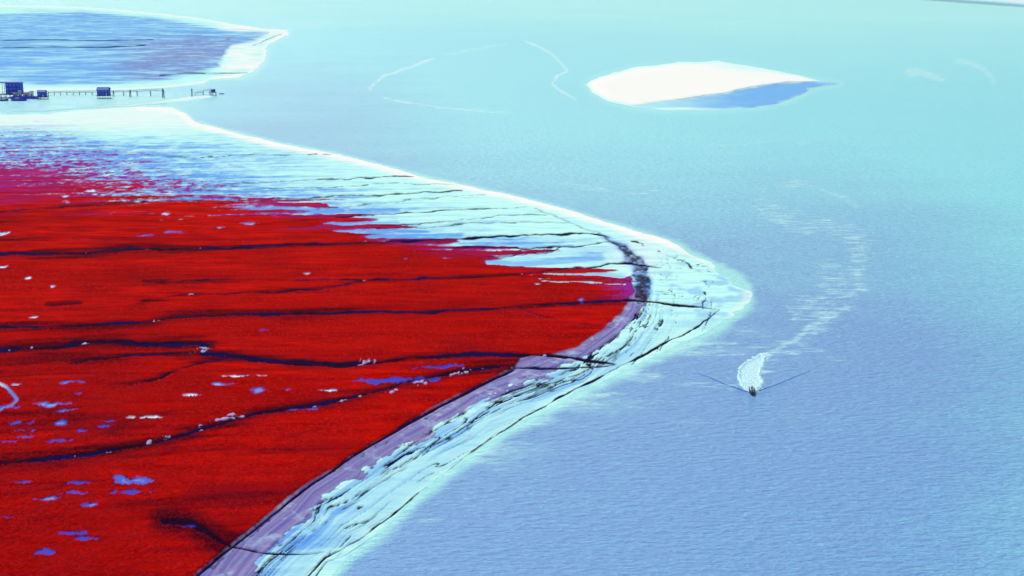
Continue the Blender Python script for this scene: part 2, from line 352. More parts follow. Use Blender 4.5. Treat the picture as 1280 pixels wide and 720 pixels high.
# along-shore coordinates (metres along, metres across) for the rills and lace
def along(P_, Q_, line):
    lx, ly = ground([t[0] for t in line], [t[1] for t in line]); cum = np.concatenate([[0], np.cumsum(np.hypot(np.diff(lx), np.diff(ly)))])
    d_, t_ = segdist(P_, Q_, line); f_ = t_ * (len(line) - 1); i_ = np.clip(f_.astype(int), 0, len(line) - 2)
    return cum[i_] + (f_ - i_) * (cum[i_ + 1] - cum[i_]), d_
la, dl = along(P, Q, LACE); inb = sdf(P, Q, BANK + LACE[::-1]) > 0
sd_ = np.where(inb, -dl, dl)
low = sstep(352, 385, Q) * sstep(-14, -4, sl * -1 * 0 + band)
n_a = fbm(la / 17 + w1 * .8, sd_ / 5.0 + w2 * .8, 101, 4, .55)
lines = np.clip(1.15 - np.abs(n_a) / .17, 0, 1)
zone = sstep(-9, -4, sd_) * sstep(24, 10, sd_)
creek = np.maximum(creek, lines * zone * low * np.clip(1.05 + 1.0 * fbm(la / 18, sd_ / 9, 103, 2), 0, 1))
n_b = fbm(la / 40 + w2 * .7, sd_ / 6.0 + w1 * .7, 107, 5, .40)
lines2 = np.clip(1.2 - np.abs(n_b) / .075, 0, 1)
creek = np.maximum(creek, lines2 * low * sstep(0, 6, sd_) * np.clip(.45 + 1.3 * fbm(la / 30, sd_ / 12, 112, 2), 0, .8))
n_c = fbm(la / 40, sd_ / 2.5, 117, 3, .6)
creek = np.maximum(creek, np.clip(1 - np.abs(n_c) / .07, 0, 1) * sstep(2, -5, sd_) * inb * low * .42)
lines2 = np.clip(1 - np.abs(fbm(X / 5, Y / 7, 111, 3, .6)) / .09, 0, 1)
TIPARC = [(790,305),(822,312),(846,322),(868,338),(884,352),(881,372),(876,386)]
od4, tt4 = segdist(P + wig * 7, Q + w2 * 6 + wig * 3, TIPARC)
creek = np.maximum(creek, np.clip(.5 + (1.2 + 1.6 * wig - od4) / 1.6, 0, 1) * np.clip(.55 + 2.2 * fbm(X / 4, Y / 6, 99, 3), 0, .9))
wet_shade = np.clip(wet_shade + scarp_w * .9, 0, 1)
tipb = sstep(50, 20, np.hypot((P - 860) * .7, Q - 350))
creek = np.maximum(creek, np.clip(lines2 * 1.0, 0, 1) * tipb * sstep(0, .25, fbm(X / 9, Y / 10, 113, 3)) * .8)
wet_shade = np.clip(wet_shade + sstep(70, 20, np.hypot((P - 880) * .7, Q - 360)) * sstep(.05, .35, fbm(X / 8, Y / 9, 123, 4)) * .5 * sstep(0, 5, sl), 0, 1)
clay_edge = 1 - np.abs(in_clay) / 1.8
creek = np.maximum(creek, np.clip(clay_edge, 0, 1) * .62 * sstep(-.1, .2, fbm(X / 8, Y / 10, 115, 3)))
wet_shade = np.clip(wet_shade + sstep(-4, 10, band) * sstep(360, 470, Q) * .28 + low * sstep(-.15, .3, fbm(la / 30 + w1 * .5, sd_ / 4.0, 121, 4)) * sstep(46, 4, np.abs(sd_)) * .62, 0, 1)
creek *= sstep(0, 4, sl)
# shade: darker, browner weed along the creeks and in old drainage lines
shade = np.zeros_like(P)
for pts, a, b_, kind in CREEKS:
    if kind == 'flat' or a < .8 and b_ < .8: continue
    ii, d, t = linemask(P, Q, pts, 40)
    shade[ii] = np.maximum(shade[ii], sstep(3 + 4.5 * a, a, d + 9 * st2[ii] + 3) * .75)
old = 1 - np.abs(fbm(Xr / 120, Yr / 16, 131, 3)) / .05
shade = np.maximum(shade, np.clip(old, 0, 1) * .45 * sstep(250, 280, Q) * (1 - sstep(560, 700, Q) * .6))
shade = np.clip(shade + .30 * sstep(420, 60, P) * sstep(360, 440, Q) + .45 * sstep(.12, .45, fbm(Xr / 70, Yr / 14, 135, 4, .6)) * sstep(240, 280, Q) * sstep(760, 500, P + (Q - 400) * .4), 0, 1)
# pools, lumps and painted glints
pool = np.zeros_like(P); bright = np.zeros_like(P); pid = np.full(P.shape, -1)
for k, (cx, cy, rx, ry, br) in enumerate(POOLS):
    ii = np.nonzero((np.abs(P - cx) < rx * 1.5 + 2) & (np.abs(Q - cy) < ry * 2.2 + 2))[0]
    tilt = (P[ii] - cx) * -.03
    r = np.sqrt(((P[ii] - cx) / rx) ** 2 + ((Q[ii] - cy - tilt + wig[ii] * ry * .8) / ry) ** 2) + fbm(X[ii] / 2.6, Y[ii] / 5, 140 + k, 3) * 1.5
    v = np.clip((1.0 - r) * min(rx, ry * 4) / 2.5 * .6 + .3, 0, 1 if br > .3 else .93) * (r < 1.25)
    up = v > pool[ii]
    bright[ii[up]] = np.clip(br * (.85 if br > .5 else .6) + (.30 * sstep(.5, 0, r[up]) if br > .15 else 0), 0, 1)
    pid[ii[up & (v > .45)]] = k; pool[ii] = np.maximum(pool[ii], v)
ii, d, t = linemask(P + wig * 2, Q + wig * 2, RING, 12)
v = np.clip(.5 + (2.4 + 1.5 * wig[ii] - d) / 1.8, 0, 1); up = v > pool[ii]
bright[ii[up]] = .35 + .4 * sstep(.3, 0, t[up]); pid[ii[up & (v > .45)]] = len(POOLS); pool[ii] = np.maximum(pool[ii], v)
lump_glint = np.zeros_like(P)
for k, (cx, cy, rx, ry) in enumerate(LUMPS_GLINTS):
    ii = np.nonzero((np.abs(P - cx) < rx * 1.6 + 2) & (np.abs(Q - cy) < ry * 2 + 2))[0]
    r = np.hypot((P[ii] - cx) / rx, (Q[ii] - cy + (P[ii] - cx) * .12) / ry) + fbm(X[ii] / 1.2, Y[ii] / 2.0, 240 + k, 3) * 1.7
    lump_glint[ii] = np.maximum(lump_glint[ii], np.clip((.85 - r) * 1.3, 0, .85))
# heights
lift = sstep(0, 26, sl); z = -0.35 + sstep(-5, 3, sl) * .45 + lift * .25 + sstep(-2, 4, weed_f) * .35
z = z + weed * (.16 * fbm(X / 2.2, Y / 2.2, 151, 3) + .10) + .05 * fbm(X / 8, Y / 8, 152, 3) * lift
z = z - creek * .42 * lift - pool * .25 * lift + lump_glint * .55
z = np.where(sl > 3, np.maximum(z, .06), z)
V = np.stack([X, Y, z], 1)
# rescale outward readings are already metres; attributes
A = dict(weed=weed, wet_shade=wet_shade, rim=rim, seam=np.clip(.5 + fbm(la / 60, sd_ / 2.2, 119, 4, .6) * 1.5, 0, 1), clay=clay * sstep(345, 375, Q), creek=creek, pool=pool, bright=bright, lump_glint=lump_glint, shade=shade, violet=violet)
fc = lambda a: a[FQ].mean(1)
keep = fc(sl) > -5
fcreek = fc(base_creek) > .5; fcid = cid[FQ].max(1); fpid = pid[FQ].max(1); fpool = fc(pool) > .5
cls_pool = keep & fpool & (fpid >= 0)
cls_creek = keep & ~cls_pool & fcreek & (fcid >= 0)
cls_weed = keep & ~cls_pool & ~cls_creek & (fc(weed) > .5)
cls_mud = keep & ~cls_pool & ~cls_creek & ~cls_weed
tag(sub_mesh('mudflat', V, FQ, cls_mud, GROUND, A), kind='structure')
tag(sub_mesh('seepweed_meadow', V, FQ, cls_weed, GROUND, A), 'wide red seepweed meadow covering the near salt marsh', 'plants', kind='stuff')
for k in range(len(CREEKS)):
    o = sub_mesh('tidal_creek', V, FQ, cls_creek & (fcid == k), GROUND, A)
    if o: tag(o, kind='structure')
for k in range(len(POOLS) + 1):
    o = sub_mesh('tidal_pool', V, FQ, cls_pool & (fpid == k), GROUND, A)
    if o: tag(o, kind='structure')

# seepweed tussocks: low leafy cushions standing on the near meadow
def make_tussocks():
    r = np.random.default_rng(5); n = 90000
    tp = r.uniform(-60, 780, n); tq = 300 + 430 * r.random(n) ** .8
    col_i = np.clip(np.searchsorted(ax, tp), 1, nx - 1); row_i = np.clip(np.searchsorted(ay, tq), 1, ny - 1)
    k = row_i * nx + col_i
    dens = weed[k] * (1 - creek[k]) * (1 - pool[k])
    ok = (dens > .9) & (lump_glint[k] < .1) & (r.random(n) < .35 + .65 * sstep(-.2, .3, fbm(X[k] / 12, Y[k] / 12, 161, 3)))
    k = k[ok]; n = len(k)
    cx = X[k] + r.uniform(-.2, .2, n); cy = Y[k] + r.uniform(-.3, .3, n); cz = z[k]
    rad = r.uniform(.22, .55, n); hh = r.uniform(.18, .42, n); an = r.uniform(0, 6.28, n)
    V0 = []; 
    vs = np.zeros((n, 9, 3))
    for j in range(8):
        a = an + j * math.pi / 4; rr = rad * r.uniform(.55, 1.25, n)
        vs[:, j, 0] = cx + np.cos(a) * rr; vs[:, j, 1] = cy + np.sin(a) * rr
        vs[:, j, 2] = cz + (hh * r.uniform(.3, .8, n) if j % 2 else -.05)
    vs[:, 8, 0] = cx; vs[:, 8, 1] = cy; vs[:, 8, 2] = cz + hh
    fq = np.array([[0, 1, 2, 8], [2, 3, 4, 8], [4, 5, 6, 8], [6, 7, 0, 8]])
    Fq = (np.arange(n)[:, None, None] * 9 + fq[None]).reshape(-1, 4)
    rep = lambda a: np.repeat(a[k], 9)
    vv = np.repeat(r.uniform(0, 1, n), 9)
    o = link_mesh('seepweed_tussocks', vs.reshape(-1, 3), Fq, TUSS, {'tone': vv, 'shade': rep(shade)})
    tag(o, 'low red seepweed tussocks dotted over the near marsh', 'plants', kind='stuff')
def tuss_mat():
    m, nt, b = new_mat('seepweed_leaf')
    c = mix(nt, attr(nt, 'tone'), (0.38, 0.001, 0.001), (0.62, 0.006, 0.002))
    c = mix(nt, attr(nt, 'shade'), c, (0.14, 0.001, 0.010))
    nt.links.new(c, b.inputs['Base Color']); b.inputs['Roughness'].default_value = .9; b.inputs['Specular IOR Level'].default_value = 0
    return m
TUSS = tuss_mat()
make_tussocks()

# ------------------------------------------------------------------ far spit, sandbar island, far shore
SPIT = [(-420,2),(-150,4),(0,6),(100,8),(200,16),(260,24),(310,33),(345,36),(362,38),(360,44),(338,54),(332,64),(331,76),(318,90),(296,97),(262,100),
        (255,104),(215,109),(160,113),(80,113),(0,115),(-200,118),(-420,122)]
INNER = [(-420,16),(0,18),(100,14),(200,24),(280,38),(335,42),(322,50),(290,57),(278,68),(276,84),(240,93),(200,100),(150,104),(60,106),(0,100),(-420,104)]
def patch(lo, hi, dlo, dhi, qlo, qhi, sx, sy, coarse=20):
    bx = axis(lo, hi, dlo, dhi, sx, coarse); by = np.arange(qlo, qhi, sy)
    gx, gy = np.meshgrid(bx, by); p = gx.ravel(); q = gy.ravel(); a, b = len(bx), len(by)
    i = np.arange(a * b).reshape(b, a)
    fq = np.stack([i[1:, :-1].ravel(), i[1:, 1:].ravel(), i[:-1, 1:].ravel(), i[:-1, :-1].ravel()], 1)
    x, y = ground(p, q); return p, q, x, y, fq
def finish(name, p, q, x, y, fq, s, z, at, kind='structure', thr=-2.5):
    full = dict(seam=.3, weed=0, wet_shade=0, rim=0, clay=0, creek=0, pool=0, bright=0, lump_glint=0, shade=0, violet=0); full.update(at)
    full = {k: (a if isinstance(a, np.ndarray) else np.full(p.shape, float(a))) for k, a in full.items()}
    o = sub_mesh(name, np.stack([x, y, z], 1), fq, s[fq].mean(1) > thr, GROUND, full)
    return tag(o, kind=kind)
p, q, x, y, fq = patch(-420, 380, -30, 375, -2, 126, 1.5, .6)
n1 = fbm(x / 60, y / 90, 301, 4); n2 = fbm(x / 110, y / 26, 305, 4, .6); n3 = fbm(x / 30, y / 16, 309, 4, .6)
s = sdf(p + n1 * 4, q + n1 * 1.6, SPIT); si = sdf(p + n1 * 6, q + n1 * 2 + n2 * 1.2, INNER)
body = np.clip(.5 + (si + n2 * 3) / 5, 0, 1)
ck = np.zeros_like(p)
for pts, wd in (([(-300,52),(0,51),(60,50),(120,51),(190,50)], .7), ([(-300,62),(0,60),(70,59),(130,60),(180,57)], .8), ([(200,95),(230,92),(262,92),(310,91)], 1.0), ([(318,57),(330,51),(350,43)], .6)):
    ii, d, t = linemask(p + n1 * 5, q + n3 * .8, pts, 6); ck[ii] = np.maximum(ck[ii], np.clip(.5 + (wd - d) / .9, 0, 1) * (.75 + .5 * n3[ii]))
mau = np.clip(sstep(80, 200, p + n2 * 60) * sstep(28, 60, q + n3 * 18) * .9, 0, 1)
finish('far_mudflat_spit', p, q, x, y, fq, s, -.4 + sstep(-2, 2, s) * .6 + body * .4 - ck * .3,
       dict(wet_shade=np.clip(body * (.74 + n3 * .7 + n2 * .4), 0, .92), rim=np.clip(sstep(5, 0, s) * .8 + sstep(260, 290, p) * (1 - body) * np.clip(.55 + n3 * 1.2, 0, 1), 0, 1),
            clay=body * mau * np.clip(.62 + n3 * .9, 0, .62), creek=ck * .9,
            weed=np.clip(sstep(14, 2, np.abs(p - 285) * .9 + np.abs(q - 50) * 7) * (.75 + n3) * .9, 0, 1), violet=.9 * np.ones_like(p)))

ISLE = [(733,106),(737,101),(750,95),(790,84),(850,77),(900,76),(950,84),(1000,94),(1026,101.2),(1052,104.4),(1020,109),(1004,118),(985,126),(950,134),(890,138),(830,138),(792,134),(760,127),(740,116)]
ISLE_SHADE = [(790,132),(820,128),(860,124),(900,118),(940,110),(980,104),(1016,102),(1052,104.4),(1016,110),(1000,119),(980,127),(945,134),(890,136),(830,136),(800,134)]
p, q, x, y, fq = patch(700, 1070, 726, 1054, 68, 146, 1.0, .5)
n1 = fbm(x / 25, y / 40, 401, 4); n3 = fbm(x / 12, y / 20, 409, 4)
s = sdf(p + n1 * 2, q + n1 * 1.0, ISLE); sp = sdf(p + n1 * 2, q + n1 * 1.2, ISLE_SHADE)
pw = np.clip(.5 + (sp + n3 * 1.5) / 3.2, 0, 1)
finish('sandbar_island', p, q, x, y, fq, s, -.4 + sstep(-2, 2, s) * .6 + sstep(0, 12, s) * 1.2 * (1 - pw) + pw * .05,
       dict(wet_shade=np.clip(pw * (.25 + .62 * sstep(800, 950, p) + n3 * .12), 0, .85), rim=np.clip((1 - pw * 1.2) * sstep(-.5, 4.5, s + n1) * (1 - .55 * np.exp(-(((p - 925) / 40) ** 2 + ((q - 86 - (p - 925) * .10) / 3.2) ** 2))), 0, 1), creek=np.clip(1 - np.abs(sp) / 1.1, 0, 1) * sstep(780, 860, p) * .45 * (q < 130), clay=0))  # shaded front of the sandbar and its upper notch painted into the colour

SHORE = [(1080,-6),(1120,-3),(1150,-1),(1200,2.5),(1240,5),(1280,8),(1400,15),(1700,24),(1700,-40),(1080,-40)]
p, q, x, y, fq = patch(1060, 1700, 1090, 1300, -40, 30, 3, .8)
n1 = fbm(x / 300, y / 600, 501, 3); s = sdf(p, q + n1 * .8, SHORE)
finish('far_shore', p, q, x, y, fq, s, -.5 + sstep(-1.5, 1, s) * 2.5, dict(rim=sstep(2.2, 4, s) * .6, creek=.42 * sstep(2.2, 1.2, s), wet_shade=.3), thr=-1)
# thin sliver of bank across the mouth of the channel, below the stilt huts
SLIV = [(-300,140),(0,139),(60,138),(130,132),(200,126),(250,119),(270,117),(262,122),(240,126),(200,130),(140,134),(60,140),(-300,143)]
p, q, x, y, fq = patch(-300, 300, -30, 285, 112, 146, 1.5, .5)
n1 = fbm(x / 30, y / 50, 511, 3); s = sdf(p + n1 * 3, q + n1, SLIV)
finish('channel_mud_bank', p, q, x, y, fq, s, -.4 + sstep(-1.5, 1, s) * .5, dict(rim=sstep(60, 160, p) * .6 * sstep(0, 2, s), wet_shade=.15, creek=sstep(2.2, .3, s) * (q > 128 - p * 0) * .35), thr=-1)

# ------------------------------------------------------------------ the sea
p_ax = axis(-420, 1900, -20, 1300, 3.0, 60)
q_ax = np.concatenate([np.array([-56, -52, -48, -43, -38, -33, -28, -23, -18, -13, -9, -6]), np.arange(-4, 140, 1.5), np.arange(140, 730, 2.5), np.arange(732, 1100, 12)])
GX, GY = np.meshgrid(p_ax, q_ax); p = GX.ravel(); q = GY.ravel(); a, b = len(p_ax), len(q_ax)
i = np.arange(a * b).reshape(b, a)
fq = np.stack([i[1:, :-1].ravel(), i[1:, 1:].ravel(), i[:-1, 1:].ravel(), i[:-1, :-1].ravel()], 1)
x, y = ground(p, q)
n1 = fbm(x / 200, y / 300, 601, 4); n2 = fbm(x / 30, y / 12, 605, 4, .65); n4 = fbm(x / 12, y / 16, 609, 3)
sL = sdf(p, q, LAND)
upper = sstep(330, 270, q - (p - 840) * .1) 
wid = 3.5 + sstep(740, 860, p) * (5 + 9 * n2) * sstep(390, 330, q) + sstep(330, 400, q) * (13.5 + n4 * 9); wid = np.maximum(wid, 2.5)
shallow_haze = sstep(1, 0, -sL / np.maximum(wid, 2)) * .9
shallow_haze = shallow_haze + sstep(70, 5, -sL) * sstep(.0, .5, n2) * .32 * sstep(360, 420, q)
isd = np.abs(sdf(p, q, ISLE)); shallow_haze = np.maximum(shallow_haze, sstep(8, 1, isd) * .55)
chan = sstep(300, 150, p) * sstep(112, 118, q) * sstep(150, 142, q)
shallow_haze = np.maximum(shallow_haze, chan * (.55 + .3 * n2))
shallow_haze = np.maximum(shallow_haze, sstep(9, 0, np.abs(sdf(p, q, SPIT))) * .6 * (q < 100))
turbid_haze = np.clip(sstep(420, -10, q + n1 * 60 - (p - 640) * .16) * 1.05 - .05 - .25 * sstep(130, 10, np.hypot((p - 420) * .55, (q - 130))) + .25 * sstep(330, 120, q) , 0, 1)  # cyan of the far haze painted into the water colour by distance
turbid_haze = np.clip(turbid_haze + .35 * sstep(1050, 1400, p) , 0, 1)
pale = sstep(60, -8, q + n1 * 12); shallow_haze = np.clip(np.maximum(shallow_haze, pale * 1.0 + sstep(130, 50, q - (p - 900) * .02) * sstep(560, 900, p) * .35), 0, 1)  # palest far haze painted in together with the real shallows
foam = np.zeros_like(p)
def arc(pts, wd, amt, jag=1.0, endfade=True):
    ii, d, t = linemask(p + n4 * 3 * jag, q + n4 * 1.6 * jag, pts, wd * 4 + 6)
    v = sstep(wd, wd * .2, d) * amt
    if endfade: v = v * sstep(0, .08, t) * sstep(1, .85, t)
    foam[ii] = np.maximum(foam[ii], v)
arc([(458,117),(468,104),(480,95),(505,86),(530,77),(553,69)], 3.5, .68)
arc([(553,69),(590,62),(645,53)], 3, .5)
arc([(475,121),(500,127),(550,134),(610,140),(670,144)], 3, .55)
arc([(645,47),(668,56),(688,66),(700,78),(708,88),(696,96),(690,105),(700,113),(716,122),(732,134)], 3.5, .74)
arc([(1130,92),(1150,90),(1166,95),(1184,99)], 9, .56, 2.5)
arc([(1188,74),(1215,79),(1232,88),(1240,98),(1246,114)], 8, .52, 2)
arc([(960,236),(1000,228),(1030,236),(1060,250),(1080,270)], 8, .42, 2)
arc([(955,262),(1000,282),(1050,284),(1072,300),(1078,330),(1070,362),(1050,386),(1010,415),(975,436),(948,455)], 30, .40, 4, False)
arc([(1050,284),(1076,305),(1081,330),(1072,355),(1056,382)], 16, .44, 3)
arc([(1060,385),(1010,410),(978,434),(952,452),(942,462)], 9, .54, 2, False)
arc([(985,400),(1030,365),(1050,320)], 34, .42, 4)
arc([(690,228),(730,234),(780,242),(840,238)], 6, .42, 2)
arc([(870,178),(900,182),(960,176),(1020,180),(1060,181)], 4, .40)
arc([(960,420),(1020,440),(1060,452)], 12, .36, 3)
foam = np.maximum(foam, sstep(140, 20, np.hypot((p - 860) * .6, (q - 450))) * .42 * sstep(-.1, .2, n2))
foam = np.maximum(foam, sstep(75, 5, -sL) * sstep(360, 430, q) * sstep(-.05, .25, n2) * .45)
zz = np.zeros_like(p)
sea = link_mesh('sea', np.stack([x, y, zz], 1), fq, WATER, dict(turbid_haze=turbid_haze, shallow_haze=shallow_haze, foam=foam))
tag(sea, kind='structure')

# ------------------------------------------------------------------ small built things
def plain(name, col, rough=.7, var=.25, scale=2.0):
    m, nt, b = new_mat(name)
    n = tex_noise(nt, scale, 4, (1, 1, 3))
    c = mix(nt, maprange(nt, n, .3, .7), tuple(k * (1 - var) for k in col), tuple(min(1, k * (1 + var)) for k in col))
    nt.links.new(c, b.inputs['Base Color']); b.inputs['Roughness'].default_value = rough
    return m
BLUE = plain('blue_painted_wood', (.012, .04, .62)); NAVY = plain('navy_roofing', (.008, .02, .42)); POST = plain('wet_timber', (.06, .08, .16))
WHITE = plain('white_painted_wood', (.75, .75, .78), .5, .1); PINK = plain('faded_pink_wood', (.55, .32, .45)); GLASS = plain('window_dark', (.01, .015, .03), .1)
HULLM = plain('dark_tarred_wood', (.02, .012, .05), .5); CLOTH = plain('dark_cloth', (.03, .02, .10), .9); SKIN = plain('skin', (.35, .2, .14), .6); GREYM = plain('grey_net', (.35, .4, .6))
class MB:
    def __init__(s): s.v = []; s.f = []
    def box(s, c, d, rz=0, top=1.0):
        o = len(s.v); cx, cy, cz = c; dx, dy, dz = d[0] / 2, d[1] / 2, d[2] / 2; cr, sr = math.cos(rz), math.sin(rz)
        for zz, k in ((-dz, 1), (dz, top)):
            for xx, yy in ((-dx, -dy), (dx, -dy), (dx, dy), (-dx, dy)):
                xx *= k; yy *= k; s.v.append((cx + xx * cr - yy * sr, cy + xx * sr + yy * cr, cz + zz))
        s.f += [tuple(o + i for i in f) for f in ((3, 2, 1, 0), (4, 5, 6, 7), (0, 1, 5, 4), (1, 2, 6, 5), (2, 3, 7, 6), (3, 0, 4, 7))]; return s
    def tube(s, a, b, r, r2=None, n=8):
        a = Vector(a); b = Vector(b); d = (b - a).normalized(); u = d.orthogonal().normalized(); w_ = d.cross(u); o = len(s.v); r2 = r if r2 is None else r2
        for c, rr in ((a, r), (b, r2)):
            for k in range(n):
                t = 2 * math.pi * k / n; s.v.append(tuple(c + (u * math.cos(t) + w_ * math.sin(t)) * rr))
        for k in range(n): s.f.append((o + k, o + (k + 1) % n, o + n + (k + 1) % n, o + n + k))
        s.f.append(tuple(o + k for k in range(n))[::-1]); s.f.append(tuple(o + n + k for k in range(n))); return s
    def gable(s, c, L, W, hgt, over=.5, th=.18):          # ridge along X
        cx, cy, cz = c; o = len(s.v); l = L / 2 + over; w_ = W / 2 + over
        prof = [(-w_, 0), (0, hgt), (w_, 0), (w_, -th), (0, hgt - th), (-w_, -th)]
        for xx in (-l, l):
            for yy, z_ in prof: s.v.append((cx + xx, cy + yy, cz + z_))
        for k in range(6): s.f.append((o + k, o + (k + 1) % 6, o + 6 + (k + 1) % 6, o + 6 + k))
        s.f += [(o, o + 5, o + 4, o + 1), (o + 1, o + 4, o + 3, o + 2), (o + 7, o + 10, o + 11, o + 6), (o + 8, o + 9, o + 10, o + 7)]; return s
    def build(s, name, mat, parent=None, smooth=False, bevel=0):
        me = bpy.data.meshes.new(name); me.from_pydata(s.v, [], s.f); me.materials.append(mat)
        if smooth: me.polygons.foreach_set('use_smooth', [True] * len(me.polygons))
        me.update(); o = bpy.data.objects.new(name, me); COL.objects.link(o)
        if parent: o.parent = parent
        if bevel:
            b = o.modifiers.new('bevel', 'BEVEL'); b.width = bevel; b.segments = 2
        return o
def empty(name, loc, rz=0):
    o = bpy.data.objects.new(name, None); COL.objects.link(o); o.location = loc; o.rotation_euler = (0, 0, rz); return o
def copy_tree(o, parent=None):
    kids = list(o.children); c = o.copy(); COL.objects.link(c); c.parent = parent
    for k in kids: copy_tree(k, c)
    return c

def stilt_house(loc, L, W, wall, roofh, stilt, storeys, label, rz=0, mat=BLUE, flat=False, wins=3, off=0):
    r = empty('stilt_house', loc, rz); tag(r, label, 'stilt house', 'stilt houses standing in the channel')
    nxp = max(3, int(L / 3.5))
    for i in range(nxp):
        for sy in (-1, 1):
            px_ = -L / 2 + .4 + (L - .8) * i / (nxp - 1)
            MB().tube((px_, sy * (W / 2 - .4), -1.2), (px_, sy * (W / 2 - .4), stilt), .20, .17).build('stilt', POST, r)
    MB().box((0, 0, stilt + .12), (L + 2.2, W + 2.2, .24)).build('deck', POST, r)
    MB().box((off / 2, 0, stilt + .24 + wall / 2), (L - off, W, wall)).build('wall', mat, r, bevel=.04)
    top = stilt + .24 + wall
    if flat: MB().box((0, 0, top + .15), (L + 2.4, W + 1.6, .3)).box((0, 0, top + .45), (L * .9, W * .8, .3)).build('roof', NAVY, r)
    else: MB().gable((0, 0, top + .02), L, W, roofh).build('roof', NAVY, r)
    if off:
        for xx in (-L / 2 - .6, -L / 2 + off * .5, -L / 2 + off - .8):
            for sy in (-1, 1): MB().tube((xx, sy * (W / 2 + .3), stilt), (xx, sy * (W / 2 + .3), top), .22).build('roof_post', POST, r)
    for s_ in range(storeys):
        zc = stilt + .24 + wall * (s_ + .55) / storeys
        for k in range(wins):
            xx = -L / 2 + off + (L - off) * (k + .5) / wins
            if s_ == 0 and k == wins - 1:
                MB().box((xx, -W / 2 - .03, stilt + .26 + 1.05), (1.0, .1, 2.1)).build('door', WHITE, r)
            else:
                f = MB().box((xx, -W / 2 - .02, zc), (1.3, .12, 1.1)).build('window', WHITE, r)
                MB().box((xx, -W / 2 - .09, zc), (1.05, .04, .85)).build('pane', GLASS, f)
    for sx in (-1, 1):
        MB().tube((sx * (L / 2 + .9), -W / 2 - 1.0, stilt + 1.2), (-sx * 0, -W / 2 - 1.0, stilt + 1.2), .05).build('railing', POST, r)
    return r
def place(px_, py_): v = gp(px_, py_); return (v.x, v.y, 0)
stilt_house(place(130, 122.5), 10.2, 8, 5.2, 2.4, 2.2, 2, 'small blue two storey stilt house alone between the walkway and the railed jetty')
stilt_house(place(10, 121.5), 26, 10, 10.5, 0, 2.6, 3, 'largest dark blue stilt house with broad flat roof at the left edge', flat=True, wins=4, off=13)
stilt_house(place(53, 123.5), 7.0, 6, 4.6, 1.6, 1.6, 1, 'low dark blue hut on short stilts at the right end of the cluttered platform', wins=2)
# cluttered landing platform between the two huts
r = empty('landing_platform', place(33, 123)); tag(r, 'broad timber landing platform beside the large stilt house', 'platform')
MB().box((0, 0, 1.9), (25, 8, .3)).build('deck', NAVY, r)
MB().box((0, -4.2, 1.1), (25, .3, 2.1)).build('skirt_board', BLUE, r)
for i in range(8):
    for sy in (-3.4, 3.4): MB().tube((-12 + i * 3.4, sy, -1), (-12 + i * 3.4, sy, 1.8), .2).build('pile', POST, r)
P0 = gp(33, 123)
crate0 = None
spots = [(-10, 0, 3.4, 3.2, PINK, 0), (-5.2, -1, 2.6, 4.6, GREYM, 0), (.2, .5, 4.2, 2.9, PINK, 0), (5.4, -1, 2.6, 4.0, WHITE, 0)]
for j, (dx, dy, sz, hh, mt, nm) in enumerate(spots):
    t = empty('net_shed', (P0.x + dx, P0.y + dy, 2.06))
    tag(t, ['leftmost faded pink net shed on the landing platform', 'tall grey net shed second from left on the landing platform', 'wide low pink net shed in the middle of the platform', 'tall white net shed nearest the low blue hut'][j], 'shed', 'net sheds on the landing platform')
    MB().box((0, 0, hh / 2), (sz, sz, hh)).build('wall', mt, t, bevel=.03); MB().gable((0, 0, hh + .02), sz, sz, .8, .25, .1).build('roof', NAVY, t)
    MB().box((.2, -sz / 2 - .02, .95), (.9, .08, 1.8)).build('door', GLASS, t)
for j, (dx, hh, ln) in enumerate([(-11, 9, .18), (-1.5, 8.2, -.25), (9.5, 7.2, .52), (4, 6.8, .1)]):
    t = MB().tube((0, 0, -.4), (hh * ln, 0, hh - 2), .16, .09).build('mooring_mast', POST)
    t.location = (P0.x + dx, P0.y + 2.5, 2.06)
    tag(t, ['tallest thin mast near the large stilt house', 'thin mast leaning left from the middle of the platform', 'thin mast leaning right above the low blue hut', 'short upright mast behind the pink and white sheds'][j], 'mast', 'masts on the landing platform')
def walkway(name, A, B, zA, zB, npile, label, cat, rail=True, cap=0, th=.28, wd=1.6):
    a = gp(*A); b = gp(*B); r = empty(name, (a.x, a.y, 0)); tag(r, label, cat)
    d = b - a; L = d.length; r.rotation_euler.z = math.atan2(d.y, d.x)
    n = max(2, int(L / 6))
    o = MB()
    v0 = (0, 0, zA); v1 = (L, 0, zB)
    for i in range(n):                                      # deck in plank bays
        t0, t1 = i / n, (i + 1) / n; zc = zA + (zB - zA) * (t0 + t1) / 2
        MB().box(((t0 + t1) / 2 * L, 0, zc), (L / n - .12, wd, th)).build('deck_bay', POST, r)
    for i in range(npile):
        t = i / max(1, npile - 1); zc = zA + (zB - zA) * t
        for sy in (-.55, .48): MB().tube((t * L, sy, -1.2), (t * L, sy, zc + cap), .20).build('pile', POST, r)
        MB().box((t * L, 0, zc - .45), (.3, 1.9, .25)).build('cross_beam', POST, r)
    if rail:
        for sy in (-.7, .7): MB().tube((0, sy, zA + 1.1), (L, sy, zB + 1.1), .07).build('handrail', POST, r)
        for i in range(n + 1):
            t = i / n; MB().tube((t * L, -.7, zA + (zB - zA) * t), (t * L, -.7, zA + (zB - zA) * t + 1.15), .06).build('rail_post', POST, r)
    return r
walkway('walkway', (60, 119), (123, 118.5), 2.4, 2.6, 9, 'long thin timber walkway joining the cluttered platform to the small two storey house', 'walkway')
walkway('jetty', (138, 119.5), (205, 120), 3.4, 5.2, 5, 'raised railed jetty running right from the small two storey house', 'jetty')
walkway('gangway', (244, 119), (264, 118), 1.6, 4.2, 3, 'short sloping gangway rising to the outermost fishing platform', 'gangway', True)
